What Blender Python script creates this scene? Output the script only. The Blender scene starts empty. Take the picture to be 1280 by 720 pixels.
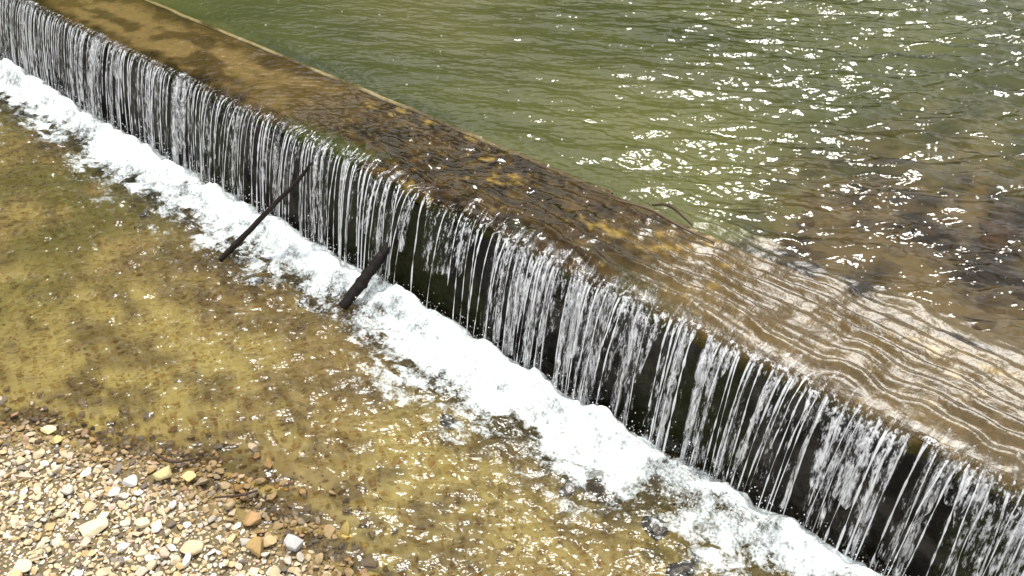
import bpy, math, random
import numpy as np
from mathutils import Vector, Matrix, Quaternion

random.seed(7)
RNG = np.random.default_rng(11)
scene = bpy.context.scene
COL = scene.collection
R = math.radians

# ------------------------------------------------------------------ layout
# The weir runs along D; N points upstream.  s = metres along the weir,
# t = metres upstream of the lip.
PITCH, TH, OFF, HC = 0.6028386, -0.7488219, 2.89682, 3.110826
D = np.array([math.cos(TH), math.sin(TH)])
N = np.array([-math.sin(TH), math.cos(TH)])
CREST = 0.70          # crest level
SILL = 0.71           # width of the crest
SUN_EL, SUN_AZ = R(71), R(7)        # azimuth clockwise from +Y


def world(s, t):
    s = np.asarray(s, float); t = np.asarray(t, float)
    return N[0] * (OFF + t) + D[0] * s, N[1] * (OFF + t) + D[1] * s


def to_st(x, y):
    return D[0] * x + D[1] * y, N[0] * x + N[1] * y - OFF


def wpt(s, t, z):
    x, y = world(s, t)
    return Vector((float(x), float(y), float(z)))


# ------------------------------------------------------------------ noise
LAT = np.random.default_rng(5).random((256, 256))


def vnoise(x, y, seed=0):
    x = np.asarray(x, float) + seed * 17.31; y = np.asarray(y, float) + seed * 9.77
    xi = np.floor(x).astype(int); yi = np.floor(y).astype(int)
    fx = x - xi; fy = y - yi
    fx = fx * fx * fx * (fx * (fx * 6 - 15) + 10); fy = fy * fy * fy * (fy * (fy * 6 - 15) + 10)
    a = LAT[xi & 255, yi & 255]; b = LAT[(xi + 1) & 255, yi & 255]
    c = LAT[xi & 255, (yi + 1) & 255]; d = LAT[(xi + 1) & 255, (yi + 1) & 255]
    return (a * (1 - fx) + b * fx) * (1 - fy) + (c * (1 - fx) + d * fx) * fy


def fbm(x, y, octs=4, seed=0, gain=0.5):
    v = 0.0; amp = 1.0; tot = 0.0
    for o in range(octs):
        v = v + amp * vnoise(x * 2 ** o, y * 2 ** o, seed + o * 3); tot += amp; amp *= gain
    return v / tot


def sstep(a, b, x):
    u = np.clip((np.asarray(x, float) - a) / (b - a), 0, 1)
    return u * u * (3 - 2 * u)


def lerp(a, b, u):
    return a + (b - a) * u


def mixc(c1, c2, u):
    u = np.asarray(u)[..., None]
    return np.asarray(c1) * (1 - u) + np.asarray(c2) * u


# ------------------------------------------------------------------ helpers
def mesh_np(name, verts, faces, mat=None, col=None, smooth=True, attrs=None, parent=None, mat_idx=None):
    verts = np.asarray(verts, np.float32); faces = np.asarray(faces, np.int32)
    me = bpy.data.meshes.new(name)
    nv, nf, k = len(verts), len(faces), faces.shape[1]
    me.vertices.add(nv); me.vertices.foreach_set('co', verts.ravel())
    me.loops.add(nf * k); me.loops.foreach_set('vertex_index', faces.ravel())
    me.polygons.add(nf)
    me.polygons.foreach_set('loop_start', np.arange(0, nf * k, k, dtype=np.int32))
    me.polygons.foreach_set('loop_total', np.full(nf, k, np.int32))
    me.polygons.foreach_set('use_smooth', np.full(nf, bool(smooth)))
    mats = mat if isinstance(mat, (list, tuple)) else [mat] if mat else []
    for m in mats: me.materials.append(m)
    if mat_idx is not None: me.polygons.foreach_set('material_index', np.asarray(mat_idx, np.int32))
    if col is not None:
        c = np.ones((nv, 4), np.float32); c[:, :3] = col
        me.attributes.new('col', 'FLOAT_COLOR', 'POINT').data.foreach_set('color', c.ravel())
    for an, av in (attrs or {}).items():
        me.attributes.new(an, 'FLOAT', 'POINT').data.foreach_set('value', np.asarray(av, np.float32).ravel())
    me.update(calc_edges=True); me.validate()
    o = bpy.data.objects.new(name, me); COL.objects.link(o)
    if parent: o.parent = parent
    return o


def grid_faces(nu, nv):
    i = np.arange(nu - 1)[:, None] * nv + np.arange(nv - 1)[None, :]
    return np.stack([i, i + nv, i + nv + 1, i + 1], -1).reshape(-1, 4)


def tag(o, label=None, cat=None, group=None, kind=None):
    if label: o['label'] = label
    if cat: o['category'] = cat
    if group: o['group'] = group
    if kind: o['kind'] = kind
    return o


def axis(fine0, fine1, step, lo, hi, grow=1.25):
    a = list(np.arange(fine0, fine1 + step * .5, step))
    d = step; x = a[-1]
    while x < hi:
        d *= grow; x += d; a.append(min(x, hi))
    d = step; x = a[0]; pre = []
    while x > lo:
        d *= grow; x -= d; pre.append(max(x, lo))
    return np.array(pre[::-1] + a)


# ------------------------------------------------------------------ materials
def new_mat(name):
    m = bpy.data.materials.new(name); m.use_nodes = True
    nt = m.node_tree; nt.nodes.clear()
    out = nt.nodes.new('ShaderNodeOutputMaterial')
    return m, nt, out


def nd(nt, typ, **kw):
    n = nt.nodes.new(typ)
    for k, v in kw.items():
        if hasattr(n, k): setattr(n, k, v)
        else: n.inputs[k].default_value = v
    return n


def math_n(nt, op, a, b=None, clamp=False):
    n = nt.nodes.new('ShaderNodeMath'); n.operation = op; n.use_clamp = clamp
    for i, v in enumerate((a, b)):
        if v is None: continue
        if isinstance(v, (int, float)): n.inputs[i].default_value = v
        else: nt.links.new(v, n.inputs[i])
    return n.outputs[0]


def noise_n(nt, vec, scale, detail=3, rough=.5):
    n = nt.nodes.new('ShaderNodeTexNoise')
    n.inputs['Scale'].default_value = scale; n.inputs['Detail'].default_value = detail
    n.inputs['Roughness'].default_value = rough
    nt.links.new(vec, n.inputs['Vector'])
    return n.outputs['Fac']


def weir_coords(nt, sx=1, sy=1, sz=1, rot=TH):
    g = nt.nodes.new('ShaderNodeNewGeometry')
    m = nt.nodes.new('ShaderNodeMapping'); m.vector_type = 'TEXTURE'
    m.inputs['Rotation'].default_value = (0, 0, rot)
    m.inputs['Scale'].default_value = (1 / sx, 1 / sy, 1 / sz)
    nt.links.new(g.outputs['Position'], m.inputs['Vector'])
    return m.outputs[0]


def water_mat(name, rough, bumps, tint=(1, 1, 1), rough_attr=False, bend=0):
    """clear water: Fresnel mix of a slightly rough reflection and clear transmission.
    bumps: (stretch x, stretch y, rotation, scale, distance)"""
    m, nt, out = new_mat(name)
    h = None
    for sx, sy, rot, sc, dist in bumps:
        f = noise_n(nt, weir_coords(nt, sx, sy, 1, rot), sc, 2, .5)
        f = math_n(nt, 'MULTIPLY', f, dist)
        h = f if h is None else math_n(nt, 'ADD', h, f)
    b = nd(nt, 'ShaderNodeBump'); b.inputs['Strength'].default_value = 1; b.inputs['Distance'].default_value = 1
    nt.links.new(h, b.inputs['Height'])
    geo = nt.nodes.new('ShaderNodeNewGeometry')
    ior = math_n(nt, 'ADD', 1.333, math_n(nt, 'MULTIPLY', geo.outputs['Backfacing'], 1 / 1.333 - 1.333))
    fr = nt.nodes.new('ShaderNodeFresnel'); nt.links.new(ior, fr.inputs['IOR']); nt.links.new(b.outputs[0], fr.inputs['Normal'])
    gl = nd(nt, 'ShaderNodeBsdfGlossy'); gl.distribution = 'BECKMANN'; gl.inputs['Roughness'].default_value = rough
    if rough_attr:
        at = nd(nt, 'ShaderNodeAttribute'); at.attribute_name = 'ripple'; nt.links.new(at.outputs['Fac'], gl.inputs['Roughness'])
    nt.links.new(b.outputs[0], gl.inputs['Normal'])
    tr = nd(nt, 'ShaderNodeBsdfTransparent'); tr.inputs['Color'].default_value = (*tint, 1)
    body = tr.outputs[0]
    if bend:      # part of the light is bent by the ripples, part goes straight through
        rf = nd(nt, 'ShaderNodeBsdfRefraction'); rf.inputs['Roughness'].default_value = .04
        rf.inputs['IOR'].default_value = 1.333; nt.links.new(b.outputs[0], rf.inputs['Normal'])
        mb = nt.nodes.new('ShaderNodeMixShader'); mb.inputs[0].default_value = bend
        nt.links.new(tr.outputs[0], mb.inputs[1]); nt.links.new(rf.outputs[0], mb.inputs[2]); body = mb.outputs[0]
    mx = nt.nodes.new('ShaderNodeMixShader')
    nt.links.new(fr.outputs[0], mx.inputs[0]); nt.links.new(body, mx.inputs[1]); nt.links.new(gl.outputs[0], mx.inputs[2])
    nt.links.new(mx.outputs[0], out.inputs['Surface'])
    return m


def attr_mat(name, rough=.8, noise_scale=40, noise_amt=.5, bump=.004, bump_scale=60, spec=.4, use_obj=False):
    """colour from the mesh's own 'col' attribute (or the object colour), broken up by noise"""
    m, nt, out = new_mat(name)
    if use_obj:
        oi = nt.nodes.new('ShaderNodeObjectInfo'); csrc = oi.outputs['Color']
    else:
        a = nd(nt, 'ShaderNodeAttribute'); a.attribute_name = 'col'; csrc = a.outputs['Color']
    g = nt.nodes.new('ShaderNodeNewGeometry')
    n1 = noise_n(nt, g.outputs['Position'], noise_scale, 4, .6)
    f = math_n(nt, 'ADD', math_n(nt, 'MULTIPLY', n1, noise_amt * 2), 1 - noise_amt)
    mul = nt.nodes.new('ShaderNodeVectorMath'); mul.operation = 'SCALE'
    nt.links.new(csrc, mul.inputs[0]); nt.links.new(f, mul.inputs['Scale'])
    p = nd(nt, 'ShaderNodeBsdfPrincipled'); p.inputs['Roughness'].default_value = rough
    p.inputs['Specular IOR Level'].default_value = spec
    nt.links.new(mul.outputs[0], p.inputs['Base Color'])
    if bump:
        b = nd(nt, 'ShaderNodeBump'); b.inputs['Strength'].default_value = .8; b.inputs['Distance'].default_value = bump
        nt.links.new(noise_n(nt, g.outputs['Position'], bump_scale, 4, .6), b.inputs['Height'])
        nt.links.new(b.outputs[0], p.inputs['Normal'])
    nt.links.new(p.outputs[0], out.inputs['Surface'])
    return m


def white_water_mat(name, streaky, base=(.95, .96, .97)):
    """aerated water: white scattering body mixed with clear water by the 'alpha' attribute and noise"""
    m, nt, out = new_mat(name)
    a = nd(nt, 'ShaderNodeAttribute'); a.attribute_name = 'alpha'
    if streaky: v = weir_coords(nt, 1, 1, .06)
    else: v = weir_coords(nt, 1, 1, 1)
    n1 = noise_n(nt, v, 55 if streaky else 16, 3, .6)
    n2 = noise_n(nt, v, 140 if streaky else 75, 2, .6)
    nn = math_n(nt, 'ADD', math_n(nt, 'MULTIPLY', n1, .6), math_n(nt, 'MULTIPLY', n2, .4))
    # alpha: attribute pushed by noise
    f = math_n(nt, 'ADD', a.outputs['Fac'], math_n(nt, 'MULTIPLY', math_n(nt, 'SUBTRACT', nn, .5), 2.6 if streaky else 1.7))
    f = math_n(nt, 'MULTIPLY', math_n(nt, 'SUBTRACT', f, .22), 2.2, True)
    df = nd(nt, 'ShaderNodeBsdfDiffuse'); df.inputs['Color'].default_value = (*base, 1)
    tl = nd(nt, 'ShaderNodeBsdfTranslucent'); tl.inputs['Color'].default_value = (*base, 1)
    m1 = nt.nodes.new('ShaderNodeMixShader'); m1.inputs[0].default_value = .5 if streaky else .3
    nt.links.new(df.outputs[0], m1.inputs[1]); nt.links.new(tl.outputs[0], m1.inputs[2])
    gl = nd(nt, 'ShaderNodeBsdfGlossy'); gl.inputs['Roughness'].default_value = .22
    b = nd(nt, 'ShaderNodeBump'); b.inputs['Strength'].default_value = .7; b.inputs['Distance'].default_value = .006 if streaky else .007
    nt.links.new(nn, b.inputs['Height']); nt.links.new(b.outputs[0], gl.inputs['Normal']); nt.links.new(b.outputs[0], df.inputs['Normal'])
    fr = nt.nodes.new('ShaderNodeFresnel'); fr.inputs['IOR'].default_value = 1.333
    tr = nt.nodes.new('ShaderNodeBsdfTransparent')
    mx = nt.nodes.new('ShaderNodeMixShader')
    nt.links.new(f, mx.inputs[0]); nt.links.new(tr.outputs[0], mx.inputs[1]); nt.links.new(m1.outputs[0], mx.inputs[2])
    m2 = nt.nodes.new('ShaderNodeMixShader')
    # glossy film only where there is some water
    film = math_n(nt, 'MULTIPLY', fr.outputs[0], math_n(nt, 'ADD', .25, math_n(nt, 'MULTIPLY', f, .75)))
    nt.links.new(film, m2.inputs[0]); nt.links.new(mx.outputs[0], m2.inputs[1]); nt.links.new(gl.outputs[0], m2.inputs[2])
    nt.links.new(m2.outputs[0], out.inputs['Surface'])
    return m


M_BED = attr_mat('riverbed_gravel_mat', .9, 30, .45, .01, 45, spec=0)
M_SUB = attr_mat('submerged_stone_mat', .9, 55, .35, .002, 120, spec=0)
M_SUBOBJ = attr_mat('submerged_cobble_mat', .9, 40, .45, .004, 70, spec=0, use_obj=True)
M_STONE = attr_mat('river_stone_mat', .75, 55, .35, .002, 120, spec=.15)
M_PEB = attr_mat('pebble_mat', .75, 60, .3, .002, 120, spec=.15, use_obj=True)
M_WET = attr_mat('wet_stone_mat', .25, 40, .45, .004, 70, spec=.5, use_obj=True)
M_WEIR = attr_mat('mossy_concrete_mat', .8, 38, .6, .012, 55, spec=0)
M_FACE = attr_mat('wet_weir_face_mat', .5, 30, .6, .02, 26, spec=.12)
M_WOOD = attr_mat('wet_bark_mat', .6, 60, .5, .004, 90, spec=.15, use_obj=True)
M_POOL = water_mat('pool_water_mat', .22, [(1, 1.6, TH + .5, 13, .010), (1, 1, TH, 42, .0016)], bend=.55)
M_SILLW = water_mat('crest_water_mat', .31, [(1, 1.3, TH, 22, .0036), (1, 1, TH, 70, .0010)], rough_attr=True)
M_LOWER = water_mat('lower_water_mat', .25, [(1, 1.8, 0.0, 15, .013), (1, 1, 0, 48, .0026)], bend=.6)
M_FALL = white_water_mat('falling_water_mat', True)
M_FOAM = white_water_mat('foam_mat', False, (.74, .80, .80))


# ------------------------------------------------------------------ riverbed / ground
SHORE = np.array([(-30.0, 5.4), (-6.0, 3.75), (-2.49, 3.29), (-1.94, 3.18), (-1.55, 3.02), (-1.2, 2.78), (-.81, 2.56),
                  (-.69, 2.40), (-.35, 1.9), (0.1, 1.0), (.5, -1.0), (1.2, -30)])


def shore_dist(x, y):
    """positive on the dry bank (towards the camera's left), negative in the water"""
    x = np.asarray(x, float); y = np.asarray(y, float)
    best = np.full(x.shape, 1e9); sign = np.ones(x.shape)
    for (ax, ay), (bx, by) in zip(SHORE[:-1], SHORE[1:]):
        ex, ey = bx - ax, by - ay; L = ex * ex + ey * ey
        u = np.clip(((x - ax) * ex + (y - ay) * ey) / L, 0, 1)
        dx, dy = x - ax - u * ex, y - ay - u * ey
        d = np.hypot(dx, dy); sg = np.where(ex * dy - ey * dx > 0, -1.0, 1.0)
        sel = d < best - 1e-9
        best = np.where(sel, d, best); sign = np.where(sel, sg, sign)
    return best * sign


def bed_lower(x, y):
    d = shore_dist(x, y) + (fbm(x * 2.2, y * 2.2, 3, 4) - .5) * .28
    z = np.where(d > 0, .012 + np.minimum(d, 4) * .07, -np.minimum(-d * .13, .125))
    z = z + (fbm(x * 5, y * 5, 3, 8) - .5) * .03
    s, t = to_st(x, y)
    z = z - .10 * np.exp(-((t + .2) / .3) ** 2)          # scour hole below the fall
    return z


def bed_upper(x, y):
    s, t = to_st(x, y)
    deep = sstep(-1.1, -3.2, s + .25 * t - .5)
    near = sstep(.5, 2.2, t)
    z = CREST - .13 - .10 * near - deep * .32
    z = z + (fbm(x * 2, y * 2, 4, 21) - .5) * .16
    return z


def ground(x, y):
    s, t = to_st(x, y)
    z = np.where(t > .35, bed_upper(x, y), bed_lower(x, y))
    bank = sstep(9.5, 15, np.abs(s + 4)) * 2.2 + sstep(14, 60, np.abs(s + 4)) * 5
    up = sstep(16, 40, t) * 2.5
    hill = sstep(9, 34, -(s + 4)) * 17 * (.75 + .5 * fbm(x * .08, y * .08, 3, 301)) * sstep(-12, 4, t)  # unseen wooded hills, added so the water reflects dark slopes, not sky
    hill = hill + sstep(3, 12, hill) * (fbm(x * .5, y * .5, 3, 303) - .5) * 4
    far_hill = sstep(13, 30, t + .12 * (s + 4)) * 17 * sstep(-7, -16, s) * (.8 + .4 * fbm(x * .08, y * .08, 3, 305))
    far_hill = far_hill + sstep(2, 9, far_hill) * (fbm(x * .5, y * .5, 3, 307) - .5) * 4
    bank = bank + np.maximum(hill, far_hill)
    return z + bank + up * sstep(.3, 2, t)


def bed_colour(x, y):
    s, t = to_st(x, y)
    # lower pool: olive algae over brown gravel
    n1 = fbm(x * 1.6, y * 1.6, 4, 31); n2 = fbm(x * 6, y * 6, 4, 37); n3 = fbm(x * 18, y * 18, 3, 41)
    lo = mixc((.150, .108, .038), (.220, .174, .055), sstep(.35, .65, n1))
    lo = mixc(lo, (.065, .045, .019), sstep(.46, .68, n2) * .75)
    lo = mixc(lo, (.20, .155, .055), sstep(.54, .70, n3) * .6)
    far = sstep(-4.3, -6.0, s)
    lo = mixc(lo, (.085, .075, .020), far * sstep(.4, .6, fbm(x * 2.5, y * 2.5, 3, 43)) * .9)
    d = shore_dist(x, y)
    lo = mixc(lo, (.11, .088, .05), sstep(-.05, .15, d))  # darkened ground between bank pebbles stands in for their shadowed gaps
    # upper pool: green silt, brown stones in the shallows at the right
    g = mixc((.036, .046, .011), (.088, .096, .026), sstep(.3, .7, fbm(x * .7, y * 1.6, 4, 51)))

    def blob(px, py, rx, ry):
        return np.exp(-(((s - px) / rx) ** 2 + ((t - py) / ry) ** 2))
    g = mixc(g, (.125, .125, .036), np.clip(blob(-3.3, 2.6, .9, .7) + blob(-2.6, 1.8, .8, .5) + .7 * blob(-4.2, 2.2, 1.0, .4), 0, 1) * .8)
    g = mixc(g, (.020, .029, .007), np.clip(blob(-6.3, 1.6, 1.5, .45) + blob(-5.0, 3.6, 1.1, .30) + blob(-4.0, 3.6, .8, .4), 0, 1) * .85)
    g = mixc(g, (.13, .10, .038), blob(-6.6, 2.9, 1.2, .6) * .6)
    g = mixc(g, (.082, .086, .036), .28)
    br = sstep(-2.75, -1.85, s + (fbm(x * 2, y * 2, 3, 57) - .5) * 1.2 - .12 * t)
    bn = fbm(x * 4, y * 4, 4, 61)
    brown = mixc((.017, .012, .006), (.105, .075, .030), sstep(.42, .62, bn))
    g = mixc(g, brown, br * (1 - .6 * sstep(2.0, 3.6, t)))
    c = np.where((t > .35)[..., None], g, lo)
    c = mixc(c, (.07, .085, .03), sstep(10, 14, np.abs(s + 4)))
    wood = np.maximum(sstep(12, 18, -(s + 4)), sstep(15, 19, t))
    wet = 1 - sstep(-.03, -.006, bed_lower(x, y))
    c = c * np.where((t > .35), 1.45, 1 + .95 * wet)[..., None]  # bed lightened to offset sunlight lost at the refracting water surface
    return mixc(c, (.025, .038, .012), wood)


sa = axis(-9.5, 1.2, .035, -160, 160, 1.3)
ta = axis(-3.4, 7.0, .035, -160, 160, 1.3)
S, T = np.meshgrid(sa, ta, indexing='ij')
X, Y = world(S, T)
Z = ground(X, Y)
ob = mesh_np('riverbed_ground', np.stack([X, Y, Z], -1).reshape(-1, 3), grid_faces(len(sa), len(ta)), M_BED,
             bed_colour(X, Y).reshape(-1, 3))
tag(ob, kind='structure')


# ------------------------------------------------------------------ weir
def lip_drop(s, t):
    return (.016 + .034 * sstep(-3.6, -2.2, s)) * np.clip(1 - np.maximum(t, 0) / .22, 0, 1) ** 2


def crest_bump(s, t):
    rough = .35 + .65 * sstep(-5.5, -3.5, s)
    return ((fbm(s * 4, t * 4, 4, 71) - .5) * .035 + (fbm(s * 14, t * 14, 3, 75) - .5) * .016) * rough


weir = bpy.data.objects.new('weir', None); COL.objects.link(weir)
weir.location = wpt(-3, .35, 0)
tag(weir, 'long low concrete weir with a mossy brown crest, river spilling over its lip', 'weir')
WINV = Matrix.Translation(-weir.location)


def part(o):
    o.parent = weir; o.matrix_parent_inverse = WINV
    return o


ss = axis(-9.4, .9, .016, -15.0, 6.0, 1.3)
# crest slab: profile (t, z) from upstream foot over the top to the lip nose
prof = [(SILL + .03, .15), (SILL + .02, .45), (SILL + .005, .66), (SILL - .012, .692)]
prof += [(v, .70) for v in np.linspace(SILL - .03, .075, 46)]
prof += [(.06, .6985), (.045, .694), (.030, .686), (.018, .673), (.010, .658), (.006, .640)]
prof = np.array(prof)
S, K = np.meshgrid(ss, np.arange(len(prof)), indexing='ij')
T = prof[K, 0]; Zp = prof[K, 1]
nose = 1 - sstep(.0, .10, T)
edge_n = (fbm(S * 7, S * 0 + 3.3, 3, 77) - .5)
T2 = T - nose * edge_n * .05
Zc = Zp - lip_drop(S, T) + crest_bump(S, T) * sstep(SILL + .02, SILL - .04, T)
X, Y = world(S, T2)
nA = fbm(S * 1.6, T * 4, 4, 81); nB = fbm(S * 7, T * 9, 4, 83); nC = fbm(S * 20, T * 26, 3, 85)
ochre = mixc((.056, .036, .011), (.112, .076, .028), sstep(.38, .62, nA * .6 + nB * .4))
ochre = mixc(ochre, (.030, .018, .006), sstep(.54, .68, fbm(S * 2.6, T * 5 + 9, 4, 89)) * .8)
moss = mixc((.010, .0065, .002), (.036, .022, .006), sstep(.4, .65, nB))
mid = sstep(-5.2, -4.2, S)
right = sstep(-2.6, -1.6, S + (nA - .5))
yel = mixc((.065, .040, .008), (.20, .135, .030), sstep(.4, .6, nB))
c = mixc(ochre, moss, np.clip(mid * (1 - .3 * right) * sstep(.27, .45, nB * .6 + nA * .4), 0, 1))
c = mixc(c, yel, mid * sstep(.55, .7, nC * .5 + nA * .5) * .8)
c = mixc(c, moss, (1 - mid) * .85 * np.clip(sstep(.17, .05, T + (nB - .5) * .12) + sstep(.50, .64, T + (nA - .5) * .25) * .7, 0, 1))
c = mixc(c, (.16, .115, .05), right * .22)
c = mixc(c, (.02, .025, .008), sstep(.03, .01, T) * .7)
green = sstep(.5, .62, fbm(S * 2.2, T * 3, 3, 87)) * sstep(.25, .05, T) * mid * (1 - right)
c = mixc(c, (.030, .042, .008), green * .7)
part(tag(mesh_np('crest', np.stack([X, Y, Zc], -1).reshape(-1, 3), grid_faces(len(ss), len(prof)), M_WEIR, c.reshape(-1, 3))))
# pale worn arris along the upstream edge of the crest (the far half still shows it)
sl = np.arange(-15, -2.6, .03)
pr = np.array([(SILL + .012, -.03), (SILL + .012, .006), (SILL + .004, .010), (SILL - .012, .009), (SILL - .018, .000)])
S, K = np.meshgrid(sl, np.arange(5), indexing='ij')
fade = sstep(-2.6, -4.4, S)
X, Y = world(S, pr[K, 0] + (fbm(S * 5, S * 0, 3, 93) - .5) * .012)
Zr = CREST + pr[K, 1] * (.4 + .6 * fade) - .006 * (1 - fade) + crest_bump(S, SILL - .02) * .5 + (fbm(S * 6, S * 0 + 5, 3, 91) - .5) * .006
c = mixc((.05, .035, .012), (.19, .15, .07), fade * sstep(.3, .6, fbm(S * 4, K * .3, 3, 95)))
part(mesh_np('upstream_edge', np.stack([X, Y, Zr], -1).reshape(-1, 3), grid_faces(len(sl), 5), M_WEIR, c.reshape(-1, 3)))
# downstream face
zz = np.linspace(.605, -.45, 60)
S, Zf = np.meshgrid(ss, zz, indexing='ij')
nF = fbm(S * 3, Zf * 3, 5, 101); nG = fbm(S * 11, Zf * 9, 4, 103)
Tf = .022 + (nF - .5) * .09 + (nG - .5) * .045 - (.67 - Zf) * .03
Tf = Tf - edge_n[:, :1] * .03 * sstep(.5, .68, Zf)
X, Y = world(S, Tf)
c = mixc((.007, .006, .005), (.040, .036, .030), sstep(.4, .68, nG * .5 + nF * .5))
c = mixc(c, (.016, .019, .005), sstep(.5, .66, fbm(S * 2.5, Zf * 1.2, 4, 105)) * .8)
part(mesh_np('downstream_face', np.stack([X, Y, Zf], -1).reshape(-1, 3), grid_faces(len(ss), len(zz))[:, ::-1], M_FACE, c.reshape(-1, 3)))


# ------------------------------------------------------------------ waves
def waves(x, y, comps):
    z = np.zeros_like(x)
    for kx, ky, a, ph in comps:
        z += a * np.sin(kx * x + ky * y + ph)
    return z


def comps(n, lmin, lmax, slope, ang, spread, seed):
    r = np.random.default_rng(seed); out = []
    for i in range(n):
        L = lmin * (lmax / lmin) ** r.random(); k = 2 * math.pi / L
        a = slope / k * math.sqrt(2 / n); th = ang + r.normal() * spread
        out.append((k * math.cos(th), k * math.sin(th), a, r.random() * 6.283))
    return out


AN = math.atan2(N[1], N[0])
POOLC = comps(40, .07, .45, .19, AN + .45, .42, 1)
POOLF = comps(26, .035, .09, .17, AN + .45, .5, 2)
LOWC = comps(40, .06, .30, .19, R(84), .34, 3)
LOWF = comps(24, .032, .08, .20, R(78), .75, 4)


def roll_waves(s, t):
    """thin-flow roll waves running parallel to the lip"""
    ph = (t + .07 * s) / .086 + .25 * (fbm(s * 1.0, t * 1.2, 2, 111) - .5) * 2 + .10 * np.sin(s * 3) + .9 * (fbm(s * 6, t * 4, 2, 112) - .5)
    u = ph - np.floor(ph)
    shape = np.where(u < .70, u / .70, (1 - u) / .30)
    shape = lerp(shape, shape * shape * (3 - 2 * shape), .25)
    return shape * (.5 + 1.0 * fbm(s * 3.0, t * 5, 2, 113))


def water_surface(s, t):
    x, y = world(s, t)
    calm = sstep(-6.6, -2.2, s + .30 * t)
    calm = (.22 + .78 * calm) * (.5 + .8 * fbm(x * .8, y * .8, 3, 121) + 1.3 * sstep(-3.6, -.8, s + .30 * t))
    pool = CREST + .040 + (waves(x, y, POOLC) + waves(x, y, POOLF)) * calm
    film_d = .010 + .006 * fbm(s * 5, t * 5, 3, 123)
    right = sstep(-3.3, -1.7, s)
    midz = sstep(-5.3, -4.2, s)
    rip = roll_waves(s, t) * (.0178 * right + .008 * midz) * sstep(.01, .17, t)
    chop = (waves(x, y, LOWF) * .9 + waves(x, y, POOLF) * .9) * (.10 + 1.25 * midz - .98 * right)
    sill = CREST - lip_drop(s, t) + film_d + crest_bump(s, t) * (.8 - .62 * right) + rip + chop + .016 * right
    # flow draws down as it crosses the upstream edge
    u = sstep(SILL - .05, SILL + .16, t + .12 * right * (fbm(s * 2.5, t * 1.5, 2, 125) - .5))
    return lerp(sill, pool, u)


def fall_speed(s):
    return .47 + .13 * fbm(s * 1.2, s * 0 + 7, 3, 131) + .05 * (vnoise(s * 9, s * 0 + 2, 133) - .5)


LIP = .030


def fall_t(s, x):
    """outward distance x past the lip -> drop"""
    v = fall_speed(s)
    return 9.81 / (2 * v * v) * x * x


# ---- upper water: pool + film over the crest, up to the lip
ta = np.concatenate([np.arange(LIP, 1.6, .0125), axis(1.6, 6.5, .018, 1.6, 40, 1.25)[1:]])
sw = axis(-9.3, .9, .0155, -14.5, 5.8, 1.25)
S, T = np.meshgrid(sw, ta, indexing='ij')
X, Y = world(S, T)
Zw = water_surface(S, T)
f = grid_faces(len(sw), len(ta))
tc = T[:-1, :-1].reshape(-1)
ob = mesh_np('river_water', np.stack([X, Y, Zw], -1).reshape(-1, 3), f, [M_POOL, M_SILLW], mat_idx=(tc < SILL + .06).astype(int),
             attrs={'ripple': (.21 + .14 * sstep(-2.9, -1.7, S)).reshape(-1)})
tag(ob, kind='structure')

# ---- the clear tongue of water bending over the lip (ends ragged), then strands
ns = len(sw)
K = 16
slot = vnoise(sw * 8, sw * 0 + 1.5, 141) * .5 + vnoise(sw * 19, sw * 0 + 4.5, 143) * .5
leftm = sstep(-5.2, -6.2, sw)
xend = np.clip(.015 + .13 * sstep(.30, .70, slot) + .02 * vnoise(sw * 40, sw * 0, 145), .012, .16)
U = np.linspace(0, 1, K)[None, :]
S2 = np.repeat(sw[:, None], K, 1)
XO = U * xend[:, None]
ridge = (vnoise(S2 * 26, XO * 3 + 2, 147) - .5) * .022 + (vnoise(S2 * 60, XO * 3 + 2, 148) - .5) * .007
Tt = LIP - XO - ridge * sstep(0, .04, XO)
z0 = water_surface(sw[:, None], np.full((ns, 1), LIP))
Zt = z0 - fall_t(S2, XO)
X, Y = world(S2, Tt)
al_lip = (.02 + .20 * sstep(-4.2, -2.0, S2) * sstep(.0, .3, U + 0 * S2) + .26 * sstep(.45, .7, vnoise(S2 * 45, XO * 3, 149)) * sstep(.1, .6, U + 0 * S2)).reshape(-1)  # whitened at right, standing in for sky light refracted through the lip
ob = mesh_np('lip_water', np.stack([X, Y, Zt], -1).reshape(-1, 3), grid_faces(ns, K)[:, ::-1], M_FALL, attrs={'alpha': al_lip})
tag(ob, kind='structure')

# ---- falling strands and veils
V, Fc, A = [], [], []
vbase = 0


def push(v, f, a):
    global vbase
    V.append(v); Fc.append(f + vbase); A.append(a); vbase += len(v)


rs = np.random.default_rng(23)
NR, NS = 46, 6
ring = np.arange(NS) * 2 * math.pi / NS


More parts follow.
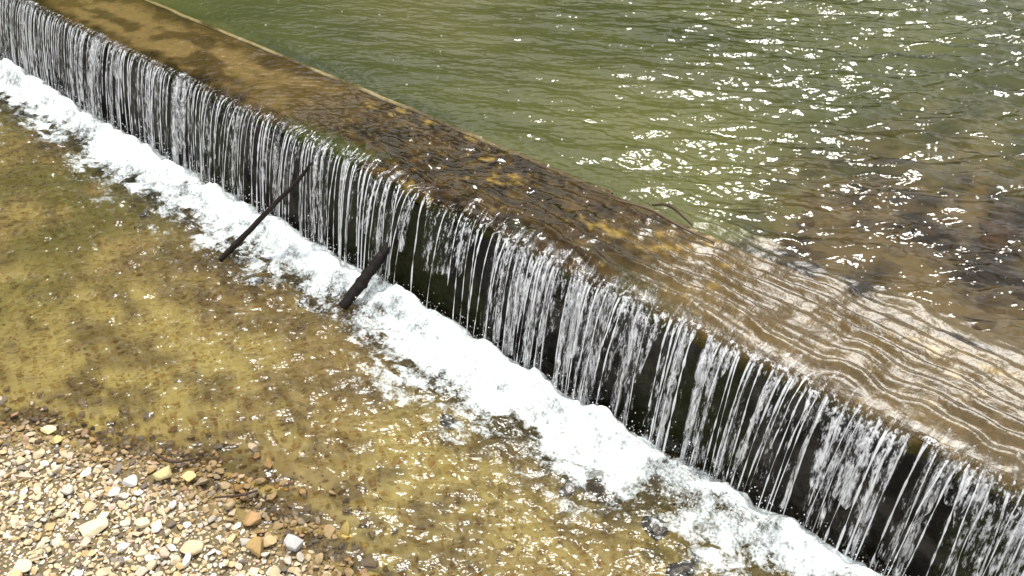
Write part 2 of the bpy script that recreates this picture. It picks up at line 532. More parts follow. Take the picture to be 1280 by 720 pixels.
def strand(s0, lean, rad, x0, frac, wob, bright, off=0, soft=False):
    zt = float(water_surface(np.array(s0), np.array(LIP)))
    v = float(fall_speed(np.array(s0))) * (1 + .06 * rs.normal())
    zend = zt - (zt + .02) * frac
    tm1 = math.sqrt(2 * (zt - zend) / 9.81)
    NH = 7
    back = x0
    tm = np.concatenate([np.zeros(NH), np.linspace(0, 1, NR - NH + 1)[1:] * tm1])
    xo = np.concatenate([np.linspace(-back, 0, NH), v * tm[NH:]])
    hs = s0 - lean * .6 * np.linspace(1, 0, NH)
    zh = water_surface(hs, LIP - xo[:NH])
    z = np.concatenate([zh, zt - 4.905 * tm[NH:] ** 2])
    u = np.clip(tm / tm1, 0, 1)
    cs = np.concatenate([hs, s0 + (lean * u ** 1.2 + wob * (vnoise(u * 5 + s0 * 31, u * 0 + 5, 151) - .5) * u ** .5)[NH:]])
    ct = LIP - xo - off * sstep(0, .15, u)
    head = 1 - sstep(0, .32, u)
    r = rad * (1.0 - .35 * u) * (.5 + 1.0 * vnoise(u * 17 + s0 * 71, u * 0 + 9, 153))
    if soft: r = rad * (.75 + .5 * vnoise(u * 4 + s0 * 71, u * 0 + 9, 153)) * (1 - .25 * u)
    r = r * (.55 + .45 * (1 - head)) + head * .0015
    brk = sstep(.28, .5, vnoise(u * 26 + s0 * 57, u * 0 + 3, 155)) + (1 - sstep(.25, .8, u)) * .8
    r = r * (np.clip(brk, .55, 1) if soft else np.clip(brk, .15, 1)); r[0] = .0004
    wide = 1.25 + 1.6 * head
    cs2 = cs[:, None] + np.cos(ring)[None, :] * (r * wide)[:, None]
    # the section lies across the stream: horizontal normal in the fall, vertical on the crest
    sn = np.sin(ring)[None, :] * (r * .8)[:, None]
    hz = sstep(0, .25, u)[:, None]
    ct2 = ct[:, None] - sn * hz
    x, y = world(cs2, ct2)
    zz_ = z[:, None] + sn * (1 - hz)
    i = np.arange(NR - 1)[:, None] * NS + np.arange(NS)[None, :]
    j = np.arange(NR - 1)[:, None] * NS + (np.arange(NS)[None, :] + 1) % NS
    f = np.stack([i, j, j + NS, i + NS], -1).reshape(-1, 4)
    al = bright * (.03 + .97 * sstep(.05, .34, u))
    push(np.stack([x, y, zz_], -1).reshape(-1, 3), f, np.repeat(al[:, None], NS, 1).reshape(-1))


def veil(s0, s1, lean, dens, frac=1.0, off=.006):
    n = max(4, int((s1 - s0) / .011)); m = 40
    u0 = np.linspace(0, 1, n)
    sv = s0 + (s1 - s0) * u0
    zt = water_surface(sv, np.full(n, LIP)); v = fall_speed(sv) * .96
    tm1 = np.sqrt(2 * (zt + .03) * frac / 9.81)
    q = np.linspace(.10, 1, m)
    TM = tm1[:, None] * q[None, :]
    xo = v[:, None] * TM; z = zt[:, None] - 4.905 * TM ** 2
    Sv = sv[:, None] + lean * q[None, :] ** 1.3
    st = fbm(Sv * 34, z * 1.6, 3, 161)
    Tv = LIP - xo + off - (st - .5) * .028
    edge = np.minimum(u0, 1 - u0)[:, None] * (s1 - s0)
    al = dens * sstep(.36, .66, st) * sstep(0, .025, edge) * (.30 + .70 * sstep(.08, .3, q[None, :]))
    x, y = world(Sv, Tv)
    push(np.stack([x, y, z], -1).reshape(-1, 3), grid_faces(n, m)[:, ::-1], al.reshape(-1))


s = -14.0
GAPS = [(-3.40, -3.08)]
while s < 5.0:
    farl = float(sstep(-3.8, -5.6, s))          # 1 = far left part, closed curtain
    w = rs.uniform(.08, .34) * (1 + .8 * farl)
    e = s + w
    skip = any(e > a and s < b for a, b in GAPS)
    lean = rs.normal() * .030
    if rs.random() < .72 + .25 * farl and not skip: veil(s, e, lean, rs.uniform(.10, .36) + .04 * farl)
    for _ in range(rs.integers(1, 4) if not skip else 0):
        strand(rs.uniform(s, e), lean + rs.normal() * .01, rs.uniform(.011, .026), rs.uniform(.02, .08) * (1 - .7 * farl), rs.uniform(.7, 1), .006, rs.uniform(.14, .40), rs.uniform(-.01, .01), True)
    q = s + rs.uniform(0, .02)
    dens = rs.uniform(.75, 1.35)
    while q < e:
        if skip and GAPS[0][0] < q < GAPS[0][1]:
            q += .05; continue
        strand(q, lean + rs.normal() * .014, rs.uniform(.0020, .0054), rs.uniform(.02, .10) * (1 - .8 * farl),
               1.0 if rs.random() < .75 else rs.uniform(.45, .95), rs.uniform(.004, .014), rs.uniform(.62, 1.1),
               rs.uniform(-.012, .022))
        q += rs.uniform(.010, .055) * dens
    s = e + rs.uniform(.01, .085) * (1 - .75 * farl)
strand(-3.16, -.02, .004, .03, 1, .02, .8); strand(-3.34, .03, .005, .03, 1, .02, .9)
ob = mesh_np('falling_water', np.concatenate(V), np.concatenate(Fc), M_FALL, attrs={'alpha': np.concatenate(A)})
tag(ob, kind='stuff')

# ------------------------------------------------------------------ lower pool water
sw2 = axis(-9.3, .6, .0165, -14.5, 5.8, 1.25)
tw2 = np.concatenate([axis(-3.2, -1.2, .0165, -24, -1.2, 1.3)[:-1], np.arange(-1.2, .045, .0145)])
S, T = np.meshgrid(sw2, tw2, indexing='ij')
X, Y = world(S, T)


def lower_surface(s, t):
    x, y = world(s, t)
    turb = np.exp(-np.clip(-t - .45, 0, None) / .45)          # churned near the fall
    rightw = sstep(-4.2, -2.0, s)
    amp = 1.0 + .40 * turb + .45 * rightw * sstep(-2.6, -1.0, t) + .25 * (fbm(x * 1.3, y * 1.3, 3, 171) - .3)
    z = (waves(x, y, LOWC) * 1.0 + waves(x, y, LOWF)) * np.clip(amp, .15, 1.6)
    z = z + (fbm(x * 9, y * 9, 3, 173) - .5) * .05 * turb
    return z


Zl = lower_surface(S, T)
ob = mesh_np('lower_pool_water', np.stack([X, Y, Zl], -1).reshape(-1, 3), grid_faces(len(sw2), len(tw2)), M_LOWER)
tag(ob, kind='structure')

# ------------------------------------------------------------------ foam
sf = np.arange(-10.5, 1.6, .0125); tf = np.arange(-1.25, .04, .0125)
S, T = np.meshgrid(sf, tf, indexing='ij')
X, Y = world(S, T)
edge = .70 + (fbm(S * 1.3, S * 0 + 1, 3, 181) - .5) * .35 + (fbm(S * 4, S * 0 + 8, 2, 183) - .5) * .18
rag = (fbm(S * 5, T * 9, 4, 185) - .5) * .9
dd = (edge + T) / .52 + rag             # >0 inside
alpha = np.clip(.06 + dd * .72, 0, 1.05)
inner = np.clip(dd * .9, 0, 1)
alpha = alpha * sstep(-1.25, -1.0, T) * sstep(-.10, -.19, T + (fbm(S * 9, S * 0 + 4, 3, 195) - .5) * .10)
holes = sstep(.60, .72, fbm(S * 7, T * 12, 3, 187)) * sstep(-.30, -.55, T)
alpha = alpha - holes * .55
lump = fbm(S * 8, T * 8, 4, 189)
mound = np.exp(-((T + .22) / .14) ** 2)
fine_l = fbm(S * 24, T * 24, 3, 190)
Zfm = lower_surface(S, T) * (1 - .4 * inner) + .006 + inner * (lump - .4) * (.045 + .085 * mound) + inner * (fine_l - .5) * .02 + 0.115 * np.exp(-((T + .215 + .12 * (fbm(S * 2.5, S * 0 + 2, 2, 193) - .5)) / .10) ** 2) * (.55 + .75 * fbm(S * 5, T * 4, 4, 191))
f = grid_faces(len(sf), len(tf))
keep = alpha.reshape(-1)[f].max(1) > .02
f = f[keep]
used = np.unique(f); remap = np.full(S.size, -1); remap[used] = np.arange(len(used))
P = np.stack([X, Y, Zfm], -1).reshape(-1, 3)[used]
ob = mesh_np('foam', P, remap[f], M_FOAM, attrs={'alpha': alpha.reshape(-1)[used]})
tag(ob, kind='stuff')

# ------------------------------------------------------------------ ico spheres
def ico(sub):
    p = (1 + 5 ** .5) / 2
    v = [(-1, p, 0), (1, p, 0), (-1, -p, 0), (1, -p, 0), (0, -1, p), (0, 1, p), (0, -1, -p), (0, 1, -p), (p, 0, -1), (p, 0, 1), (-p, 0, -1), (-p, 0, 1)]
    f = [(0, 11, 5), (0, 5, 1), (0, 1, 7), (0, 7, 10), (0, 10, 11), (1, 5, 9), (5, 11, 4), (11, 10, 2), (10, 7, 6), (7, 1, 8),
         (3, 9, 4), (3, 4, 2), (3, 2, 6), (3, 6, 8), (3, 8, 9), (4, 9, 5), (2, 4, 11), (6, 2, 10), (8, 6, 7), (9, 8, 1)]
    v = [np.array(q) / np.linalg.norm(q) for q in v]
    for _ in range(sub):
        cache = {}; nf = []

        def midp(a, b):
            k = (min(a, b), max(a, b))
            if k not in cache:
                m = v[a] + v[b]; v.append(m / np.linalg.norm(m)); cache[k] = len(v) - 1
            return cache[k]
        for a, b, c in f:
            x, y, z = midp(a, b), midp(b, c), midp(c, a)
            nf += [(a, x, z), (b, y, x), (c, z, y), (x, y, z)]
        f = nf
    return np.array(v), np.array(f)


ICO1, ICO2, ICO3 = ico(1), ico(2), ico(3)


def stone_shape(V0, r, cuts=10, lo=.42, hi=.85):
    """worn faceted river stone, unit size"""
    v = V0.copy()
    for _ in range(cuts):
        n = r.normal(size=3); n /= np.linalg.norm(n); d = r.uniform(lo, hi)
        ex = np.clip(v @ n - d, 0, None)
        v = v - np.outer(ex * .93, n)
    v /= np.abs(v).max(0)
    return v


def rot_mat(rx, ry, rz):
    cx, sx, cy, sy, cz, sz = math.cos(rx), math.sin(rx), math.cos(ry), math.sin(ry), math.cos(rz), math.sin(rz)
    Rx = np.array([[1, 0, 0], [0, cx, -sx], [0, sx, cx]]); Ry = np.array([[cy, 0, sy], [0, 1, 0], [-sy, 0, cy]]); Rz = np.array([[cz, -sz, 0], [sz, cz, 0], [0, 0, 1]])
    return Rz @ Ry @ Rx


PAL = {'cream': ((.33, .265, .165), (.46, .39, .265)), 'grey': ((.27, .25, .21), (.42, .39, .34)), 'tan': ((.30, .21, .10), (.44, .33, .18)),
       'pinkish': ((.38, .27, .20), (.48, .36, .29)), 'dark': ((.11, .09, .075), (.20, .17, .14)), 'white': ((.58, .54, .47), (.66, .63, .57))}
KINDS = ['cream', 'grey', 'tan', 'pinkish', 'dark', 'white']
PROB = [.46, .12, .16, .09, .06, .11]


def pick(r):
    k = KINDS[r.choice(6, p=PROB)]; u = r.random()
    return k, np.array(PAL[k][0]) * (1 - u) + np.array(PAL[k][1]) * u


def project(x, y, z):
    Fw = np.array([0, math.cos(PITCH), -math.sin(PITCH)]); Up = np.array([0, math.sin(PITCH), math.cos(PITCH)])
    P = np.stack([x, y, np.asarray(z) - HC], -1); dz = P @ Fw
    return 640 + 1150 * P[..., 0] / dz, 360 - 1150 * (P @ Up) / dz, dz


# ------------------------------------------------------------------ gravel
r = np.random.default_rng(77)
bank = []        # (x,y,z,a,b,c,rot,kind,col)


def scatter(n, amin, amax, xr, yr, dmin, dmax, lift, grid=None, overlap=.8):
    """dart throwing on the ground between two distances from the shoreline"""
    cell = amax * 2; H = {}
    out = []
    xs = r.uniform(*xr, n); ys = r.uniform(*yr, n)
    sd = shore_dist(xs, ys) + (fbm(xs * 6, ys * 6, 3, 201) - .5) * .16
    st_, tt = to_st(xs, ys)
    ok = (sd > dmin) & (sd < dmax) & (tt < -.15)
    xs, ys, sd = xs[ok], ys[ok], sd[ok]
    gz = ground(xs, ys)
    aa = amin * (amax / amin) ** (r.random(len(xs)) ** 1.5)
    for x, y, z, a in zip(xs, ys, gz, aa):
        k = (int(x / cell), int(y / cell)); bad = False
        for i in (-1, 0, 1):
            for j in (-1, 0, 1):
                for (px, py, pa) in H.get((k[0] + i, k[1] + j), ()):
                    if (px - x) ** 2 + (py - y) ** 2 < ((pa + a) * overlap) ** 2: bad = True; break
                if bad: break
            if bad: break
        if bad: continue
        H.setdefault(k, []).append((x, y, a))
        b = a * r.uniform(.55, .95); c_ = a * r.uniform(.26, .58)
        kd, col = pick(r)
        wet = float(sstep(-.03, .24, shore_dist(x, y) + r.normal() * .05))
        col = col * (np.array([.48, .40, .30]) * (1 - wet) + wet)
        out.append((x, y, z + c_ * lift, a, b, c_, (r.normal() * .33, r.normal() * .33, r.uniform(0, 6.28)), kd, col))
    return out


fine = scatter(52000, .006, .013, (-4.4, -.1), (1.0, 3.8), -.12, 3, .3, overlap=.62)
medium = scatter(28000, .013, .027, (-4.4, -.1), (1.0, 3.8), -.16, 3, .85, overlap=.66)
large = scatter(2400, .022, .040, (-4.4, -.1), (1.0, 3.8), -.32, 3, 1.1, overlap=1.1)
subm = scatter(60000, .008, .030, (-7.5, 1.2), (1.5, 9.5), -6, -.08, -.05, overlap=.66)

subm_big = scatter(2600, .024, .060, (-7.0, 1.0), (1.7, 8.0), -4, -.15, -.30, overlap=1.15)


def sub_col(col, x, y):
    alg = bed_colour(np.array([x]), np.array([y]))[0]
    return col * .22 + alg * .78


def merge(name, items, base, tint=None, mat=None):
    V_, F_, C_ = [], [], []
    b0, f0 = base; shapes = [stone_shape(b0, r) for _ in range(24)]
    for i, (x, y, z, a, b, c_, ro, kd, col) in enumerate(items):
        v = (shapes[i % 24] * np.array([a, b, c_])) @ rot_mat(*ro).T + np.array([x, y, z])
        V_.append(v); F_.append(f0 + i * len(b0)); C_.append(np.repeat(col[None, :], len(b0), 0))
    C_ = np.concatenate(C_); V_ = np.concatenate(V_)
    if tint is not None: C_ = tint(C_, V_)
    return mesh_np(name, V_, np.concatenate(F_), mat or M_STONE, C_)


# which stones of the bank show largest
cand = medium + large
pts = np.array([c_[:3] for c_ in cand])
px, py, dz = project(pts[:, 0], pts[:, 1], pts[:, 2])
size = np.array([c_[3] for c_ in cand]) / dz
sdc = shore_dist(pts[:, 0], pts[:, 1])
vis = (px > 3) & (px < 1277) & (py > 3) & (py < 717) & (sdc > -.05) & (pts[:, 2] > .004)

UNIQUE = [  # px, py, half width px, aspect, flat, kind/col, label
    (115, 660, 25, .62, .30, (.46, .40, .27), 'broad flat cream stone, the largest slab lying in the gravel bank'),
    (24, 712, 20, .7, .35, (.46, .40, .27), 'pale flat stone in the very bottom corner of the gravel bank'),
    (205, 593, 15, .8, .75, (.33, .28, .14), 'rounded yellow-olive stone at the water edge beside the dark twigs'),
    (236, 597, 10, .75, .7, (.52, .40, .17), 'small ochre stone just right of the rounded olive stone'),
    (72, 549, 12, .6, .5, (.40, .30, .13), 'bright yellow-orange stone at the upper waterline of the gravel'),
    (60, 538, 13, .5, .4, (.56, .47, .24), 'flat cream-yellow stone at the topmost waterline of the gravel'),
    (314, 650, 17, .7, .55, (.27, .17, .08), 'orange-brown stone at the wet edge of the gravel bank'),
    (321, 686, 15, .9, .8, (.25, .17, .07), 'upright ochre block standing in the shallows right of the gravel'),
    (366, 679, 17, .6, .6, (.31, .30, .29), 'angular whitish stone lying in the shallow water right of the gravel'),
    (176, 655, 15, .55, .4, (.46, .40, .26), 'flat pale cream stone right of the largest slab'),
    (163, 601, 14, .7, .4, (.42, .40, .36), 'light grey flat stone near the top of the gravel bank'),
    (130, 645, 11, .7, .5, (.47, .45, .31), 'oval pale greenish stone just above the largest slab'),
    (240, 684, 20, .6, .4, (.40, .33, .21), 'broad tan stone low in the right half of the gravel bank'),
]


def unproj(px, py, z):
    Fw = np.array([0, math.cos(PITCH), -math.sin(PITCH)]); Up = np.array([0, math.sin(PITCH), math.cos(PITCH)])
    v = Fw + np.array([1, 0, 0]) * (px - 640) / 1150 - Up * (py - 360) / 1150
    k = (z - HC) / v[2]
    return v * k + np.array([0, 0, HC]), k


ublock = []
for (ux, uy, hw, asp, fl, uc, ul) in UNIQUE:
    p, k = unproj(ux, uy, .03); ublock.append((p[0], p[1], hw * k / 1150))
free = np.ones(len(cand), bool)
for bx, by, br_ in ublock:
    free &= np.hypot(pts[:, 0] - bx, pts[:, 1] - by) > br_ * .95
order = np.argsort(-size * vis * free)[:285]
sel = set(int(i) for i in order)
rest = [c_ for i, c_ in enumerate(cand) if i not in sel and free[i]]
SHAPES = []
for i in range(14):
    v = stone_shape(ICO3[0], r, 11)
    me_o = mesh_np('pebble_shape', v, ICO3[1], M_PEB); SHAPES.append(me_o.data); bpy.data.objects.remove(me_o)
PL = {'cream': 'one of the larger cream pebbles in the dry gravel bank', 'grey': 'one of the larger grey pebbles in the dry gravel bank',
      'tan': 'one of the larger tan-brown pebbles in the dry gravel bank', 'pinkish': 'one of the larger pinkish pebbles in the dry gravel bank',
      'dark': 'one of the larger dark brown pebbles in the dry gravel bank', 'white': 'one of the larger whitish pebbles in the dry gravel bank'}
for n_, i in enumerate(order):
    x, y, z, a, b, c_, ro, kd, col = cand[int(i)]
    o = bpy.data.objects.new('pebble', SHAPES[n_ % 14]); COL.objects.link(o)
    o.location = (x, y, z); o.rotation_euler = ro; o.scale = (a, b, c_)
    o.color = (*col, 1)
    tag(o, PL[kd], 'pebble', {'cream': 'cream', 'grey': 'grey', 'tan': 'tan-brown', 'pinkish': 'pinkish', 'dark': 'dark brown', 'white': 'whitish'}[kd] + ' pebbles of the gravel bank')
for n_, (ux, uy, hw, asp, fl, uc, ul) in enumerate(UNIQUE):
    p, k = unproj(ux, uy, .03); a = hw * .80 * k / 1150
    gz = float(ground(np.array(p[0]), np.array(p[1])))
    p, k = unproj(ux, uy, gz + .018)
    o = bpy.data.objects.new('stone', SHAPES[(n_ * 5) % 14]); COL.objects.link(o)
    o.location = (p[0], p[1], gz + .012 + a * fl * .45); o.scale = (a, a * asp / .75, a * fl); o.rotation_euler = (.05, -.08, r.normal() * .25)
    o.color = (*uc, 1)
    tag(o, ul, 'stone')
tag(merge('gravel', fine + rest, ICO2), kind='stuff')


def sub_tint(C_, V_):
    alg = bed_colour(V_[:, 0], V_[:, 1])
    return C_ * alg / .42 * 1.0 + alg * .20


tag(merge('submerged_stones', subm_big, ICO2, lambda C_, V_: C_ * .30 + bed_colour(V_[:, 0], V_[:, 1]) * .55, M_SUB), kind='stuff')
tag(merge('submerged_gravel', subm, ICO1, sub_tint, M_SUB), kind='stuff')

# cobbles on the bed of the upper pool, shallow right side
r = np.random.default_rng(91)
cob = []
tries = 0
while len(cob) < 16 and tries < 4000:
    tries += 1
    qx, qy = r.uniform(880, 1330), r.uniform(225, 450)
    p, k = unproj(qx, qy, .6); s_, t_ = to_st(p[0], p[1])
    if t_ < SILL + .45: continue
    a = r.uniform(.04, .12)
    if any((p[0] - c_[0]) ** 2 + (p[1] - c_[1]) ** 2 < (.75 * (a + c_[2])) ** 2 for c_ in cob): continue
    cob.append((p[0], p[1], a))
CB = [((.075, .042, .015), 'dark brown'), ((.12, .075, .022), 'ochre-brown'), ((.03, .022, .013), 'blackish'), ((.075, .078, .028), 'olive-green')]
for n_, (x, y, a) in enumerate(cob):
    cc, nm = CB[r.choice(4, p=[.35, .25, .2, .2])]
    me_c = SHAPES[n_ % 14].copy(); me_c.materials[0] = M_SUBOBJ
    o = bpy.data.objects.new('cobble', me_c); COL.objects.link(o)
    gz = float(ground(np.array(x), np.array(y)))
    c_ = min(a * r.uniform(.3, .5), .05)
    o.location = (x, y, min(gz + c_ * .0, CREST - .04 - c_)); o.scale = (a, a * r.uniform(.6, .9), c_); o.rotation_euler = (r.normal() * .15, r.normal() * .15, r.uniform(0, 6.28))
    o.color = (*cc, 1)
    tag(o, f'{nm} cobble under the rippled shallows beyond the crest', 'cobble', f'{nm} cobbles under the upper pool')

# wet rocks breaking the edge of the foam
WR = [(822, 655, 24, 'dark wet rock, largest of those breaking the foam edge near the bottom'), (852, 706, 20, 'dark wet rock in the foam at the bottom edge of the view'),
      (872, 690, 10, 'small wet rock between the two large rocks in the foam'),
      (320, 344, 13, 'flat dark wet stone at the foam edge just below the thin branch'), (378, 371, 10, 'small dark wet stone in foam between the two branches'),
      (300, 312, 9, 'small dark wet stone at the foot of the thin branch'), (180, 262, 9, 'small dark wet stone at the foam edge, farthest from the camera'),
      (560, 520, 15, 'dark wet stone at the foam edge right of the thick branch'), (712, 604, 17, 'dark wet stone half covered by streaming water in the middle of the foam edge')]
for n_, (qx, qy, hw, lb) in enumerate(WR):
    p, k = unproj(qx, qy, .02); a = hw * k / 1150
    o = bpy.data.objects.new('wet_rock', SHAPES[(n_ * 3 + 1) % 14].copy()); COL.objects.link(o)
    o.data.materials[0] = M_WET
    o.data.vertices.foreach_set('co', stone_shape(ICO3[0], r, 12, .5, .9).astype(np.float32).ravel()); o.data.update()
    o.location = (p[0], p[1], -.020); o.scale = (a, a * .7, max(a * .42, .028)); o.rotation_euler = (r.normal() * .15, r.normal() * .15, r.uniform(0, 6.28))
    o.color = (.035, .030, .022, 1)
    tag(o, lb, 'rock')


# ------------------------------------------------------------------ branches and twigs
def branch(name, pts, radii, col, seed, sides=12, lump=.18, knots=()):
    rr = np.random.default_rng(seed)
    pts = [Vector(p) for p in pts]; n = 60 if len(pts) > 2 else 24
    # Catmull-Rom
    P = [pts[0] * 2 - pts[1]] + pts + [pts[-1] * 2 - pts[-2]]
    Rr = [radii[0]] + list(radii) + [radii[-1]]
    cs, rad = [], []
    m = len(pts) - 1
    for i in range(n + 1):
        u = i / n * m; k = min(int(u), m - 1); f = u - k
        p0, p1, p2, p3 = P[k:k + 4]
        cs.append(.5 * ((2 * p1) + (p2 - p0) * f + (2 * p0 - 5 * p1 + 4 * p2 - p3) * f * f + (3 * p1 - p0 - 3 * p2 + p3) * f ** 3))
        rad.append(lerp(Rr[k + 1], Rr[k + 2], f))
    verts = []
    side = Vector((.3, .2, 1)).normalized()
    for i, c in enumerate(cs):
        tg = (cs[min(i + 1, n)] - cs[max(i - 1, 0)]).normalized()
        a = (side - tg * side.dot(tg)).normalized(); b = tg.cross(a)
        for j in range(sides):
            th = j * 2 * math.pi / sides
            kn = sum(kh * math.exp(-((i / n - kp) / .02) ** 2) * max(0, math.cos(th - ka)) ** 3 for kp, kh, ka in knots)
            q = rad[i] * (1 + lump * (float(vnoise(i * .35 + seed, j * 6 / sides, 5)) - .5) * 2 + kn)
            verts.append(c + (a * math.cos(th) + b * math.sin(th)) * q)
    faces = []
    for i in range(n):
        for j in range(sides):
            k = (j + 1) % sides
            faces.append((i * sides + j, i * sides + k, (i + 1) * sides + k, (i + 1) * sides + j))
    base = Vector(cs[0]); me = bpy.data.meshes.new(name)
    me.from_pydata([v - base for v in verts], [], faces + [tuple(range(sides))[::-1], tuple(n * sides + j for j in range(sides))])
    me.polygons.foreach_set('use_smooth', [True] * (len(faces)) + [False, False])
    me.materials.append(M_WOOD); me.update()
    o = bpy.data.objects.new(name, me); COL.objects.link(o); o.location = base; o.color = (*col, 1)
    return o


b1 = branch('driftwood_branch', [wpt(-4.62, -.60, .0), wpt(-4.545, -.49, .12), wpt(-4.43, -.30, .32), wpt(-4.33, -.17, .47), wpt(-4.265, -.075, .60)],
            [.016, .019, .015, .012, .008], (.012, .008, .006), 3, knots=((.2, .7, 1.0), (.13, .6, 3.5), (.5, .4, 2)))
tag(b1, 'long thin dark branch leaning up from the foam against the falling water', 'branch')
b2 = branch('driftwood_branch', [wpt(-3.63, -.42, .03), wpt(-3.60, -.315, .13), wpt(-3.572, -.215, .235), wpt(-3.545, -.115, .335), wpt(-3.515, -.02, .43)],
            [.030, .034, .031, .027, .022], (.009, .007, .006), 8, knots=((.3, .3, 2), (.62, .35, .5)))
tag(b2, 'short thick black branch with a cut end slanting out of the falls', 'branch')


def lay(pxpts, lift, radii, col, seed, name, label, plane):
    P = []
    for k, (qx, qy) in enumerate(pxpts):
        if plane == 'crest': p, _ = unproj(qx, qy, CREST + .045 + lift[k])
        else:
            p, _ = unproj(qx, qy, .03); gz = float(ground(np.array(p[0]), np.array(p[1])))
            p, _ = unproj(qx, qy, max(gz, 0) + .03 + lift[k])
        P.append(p)
    o = branch(name, P, radii, col, seed, sides=7, lump=.25)
    return tag(o, label, 'twig')


lay([(770, 250), (812, 262), (850, 283), (893, 303)], [.0, .012, .01, .0], [.004, .008, .008, .004], (.08, .055, .03), 21, 'twig', 'reddish brown twig caught along the upstream edge of the crest', 'crest')
lay([(815, 256), (838, 258), (866, 282)], [.03, .05, .01], [.005, .008, .004], (.04, .027, .018), 22, 'twig', 'short dark crooked twig snagged on top of the reddish twig', 'crest')
lay([(192, 566), (215, 577), (244, 573)], [.0, .02, .0], [.005, .009, .004], (.05, .035, .022), 25, 'twig', 'crooked dark twig at the waterline above the rounded olive stone', 'bank')
lay([(268, 622), (300, 619), (322, 613)], [.0, .012, .0], [.004, .007, .004], (.045, .03, .02), 26, 'twig', 'straight dark twig at the wet edge above the orange-brown stone', 'bank')
lay([(33, 694), (50, 683), (64, 670)], [.02, .024, .02], [.003, .004, .002], (.46, .38, .25), 27, 'twig', 'thin pale dry stalk lying across the dry pebbles', 'bank')

# ------------------------------------------------------------------ spray and floating bubbles
r = np.random.default_rng(303)
items = []
for i in range(9000):
    s_ = r.uniform(-9.5, .6); h = r.exponential(.045); t_ = -.20 + r.normal() * .07 - h * .3
    x, y = world(s_, t_); a = r.uniform(.001, .0036)
    items.append((float(x), float(y), .03 + h, a, a, a * 1.3))
b0, f0 = ICO1
Vd = np.concatenate([b0 * np.array(q[3:6]) + np.array(q[:3]) for q in items]); Fd = np.concatenate([f0 + i * len(b0) for i in range(len(items))])
tag(mesh_np('spray_droplets', Vd, Fd, M_FALL, attrs={'alpha': np.full(len(Vd), 1.0)}), kind='stuff')
items = []
for i in range(90):
    s_ = r.uniform(-7.6, -2.2); t_ = r.uniform(.9, 4.2)
    x, y = world(s_, t_); a = r.uniform(.003, .0065); z = float(water_surface(np.array(s_), np.array(t_)))
    items.append((float(x), float(y), z + a * .3, a, a, a * .7))
Vd = np.concatenate([b0 * np.array(q[3:6]) + np.array(q[:3]) for q in items]); Fd = np.concatenate([f0 + i * len(b0) for i in range(len(items))])
tag(mesh_np('floating_bubbles', Vd, Fd, M_FOAM, attrs={'alpha': np.full(len(Vd), 1.2)}), kind='stuff')

# ------------------------------------------------------------------ light
w = bpy.data.worlds.new('World'); scene.world = w; w.use_nodes = True
nt = w.node_tree; nt.nodes.clear()
out = nt.nodes.new('ShaderNodeOutputWorld'); bg = nt.nodes.new('ShaderNodeBackground')
sky = nt.nodes.new('ShaderNodeTexSky'); sky.sky_type = 'NISHITA'; sky.sun_disc = False
sky.sun_elevation = SUN_EL; sky.sun_rotation = SUN_AZ
bg.inputs['Strength'].default_value = .085
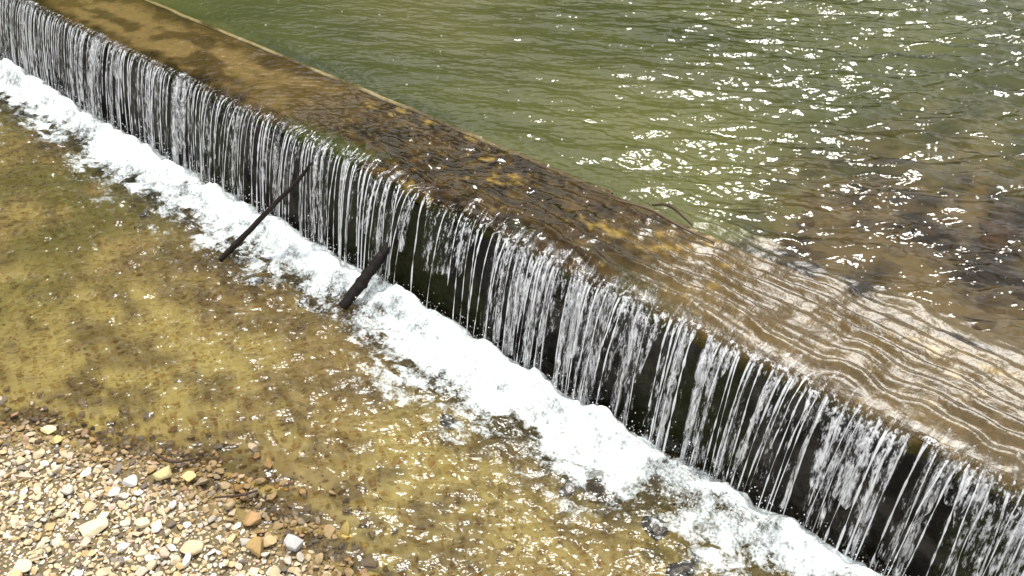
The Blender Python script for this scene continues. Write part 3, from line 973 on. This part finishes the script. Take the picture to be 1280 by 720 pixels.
# cloud zone ahead, mirrored in the water, and one added behind camera as fill
tc_ = nt.nodes.new('ShaderNodeTexCoord')
nz = noise_n(nt, tc_.outputs['Generated'], 2.2, 5, .55)
dt = nt.nodes.new('ShaderNodeVectorMath'); dt.operation = 'DOT_PRODUCT'
nt.links.new(tc_.outputs['Generated'], dt.inputs[0])
cd = Vector((math.sin(R(30)) * math.cos(R(46)), math.cos(R(30)) * math.cos(R(46)), math.sin(R(46)))); dt.inputs[1].default_value = cd
cv = math_n(nt, 'ADD', nz, math_n(nt, 'MULTIPLY', math_n(nt, 'SUBTRACT', dt.outputs['Value'], .80), 1.3))
cf = math_n(nt, 'MULTIPLY', math_n(nt, 'SUBTRACT', cv, .47), 6, True)
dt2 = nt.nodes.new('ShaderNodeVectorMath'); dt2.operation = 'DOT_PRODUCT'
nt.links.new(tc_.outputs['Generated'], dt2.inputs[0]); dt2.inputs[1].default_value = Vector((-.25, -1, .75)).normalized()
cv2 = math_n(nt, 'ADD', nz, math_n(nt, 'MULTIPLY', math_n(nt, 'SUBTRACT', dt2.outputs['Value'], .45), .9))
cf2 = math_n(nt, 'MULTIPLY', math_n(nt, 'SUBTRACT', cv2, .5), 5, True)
mixn = nt.nodes.new('ShaderNodeMix'); mixn.data_type = 'RGBA'
nt.links.new(cf, mixn.inputs['Factor']); nt.links.new(sky.outputs[0], mixn.inputs[6]); mixn.inputs[7].default_value = (19, 19, 19.3, 1)
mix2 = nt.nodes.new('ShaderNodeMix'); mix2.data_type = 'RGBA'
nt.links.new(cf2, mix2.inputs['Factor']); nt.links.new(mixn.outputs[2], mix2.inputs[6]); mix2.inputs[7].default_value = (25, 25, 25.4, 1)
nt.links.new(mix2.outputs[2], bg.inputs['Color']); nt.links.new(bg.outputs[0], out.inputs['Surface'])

sun = bpy.data.lights.new('sun', 'SUN'); sun.energy = 5.0; sun.angle = R(.53); sun.color = (1, .955, .88)
so = bpy.data.objects.new('sun', sun); COL.objects.link(so)
sd_ = Vector((math.sin(SUN_AZ) * math.cos(SUN_EL), math.cos(SUN_AZ) * math.cos(SUN_EL), math.sin(SUN_EL)))
so.rotation_euler = sd_.to_track_quat('Z', 'Y').to_euler(); so.location = (0, 0, 20)

cam = bpy.data.cameras.new('camera'); cam.sensor_width = 36; cam.lens = 36 * 1150 / 1280; cam.clip_end = 2000; cam.clip_start = .05
co = bpy.data.objects.new('camera', cam); COL.objects.link(co)
co.location = (0, 0, HC); co.rotation_euler = (math.pi / 2 - PITCH, 0, 0)
scene.camera = co
vs = scene.view_settings
vs.view_transform = 'Standard'; vs.look = 'None'; vs.gamma = 1; vs.exposure = .34
try: vs.use_curve_mapping = False
except Exception: pass
cy = scene.cycles
cy.use_denoising = True
cy.max_bounces = 10; cy.transparent_max_bounces = 24; cy.sample_clamp_indirect = 6; cy.caustics_reflective = False; cy.caustics_refractive = False
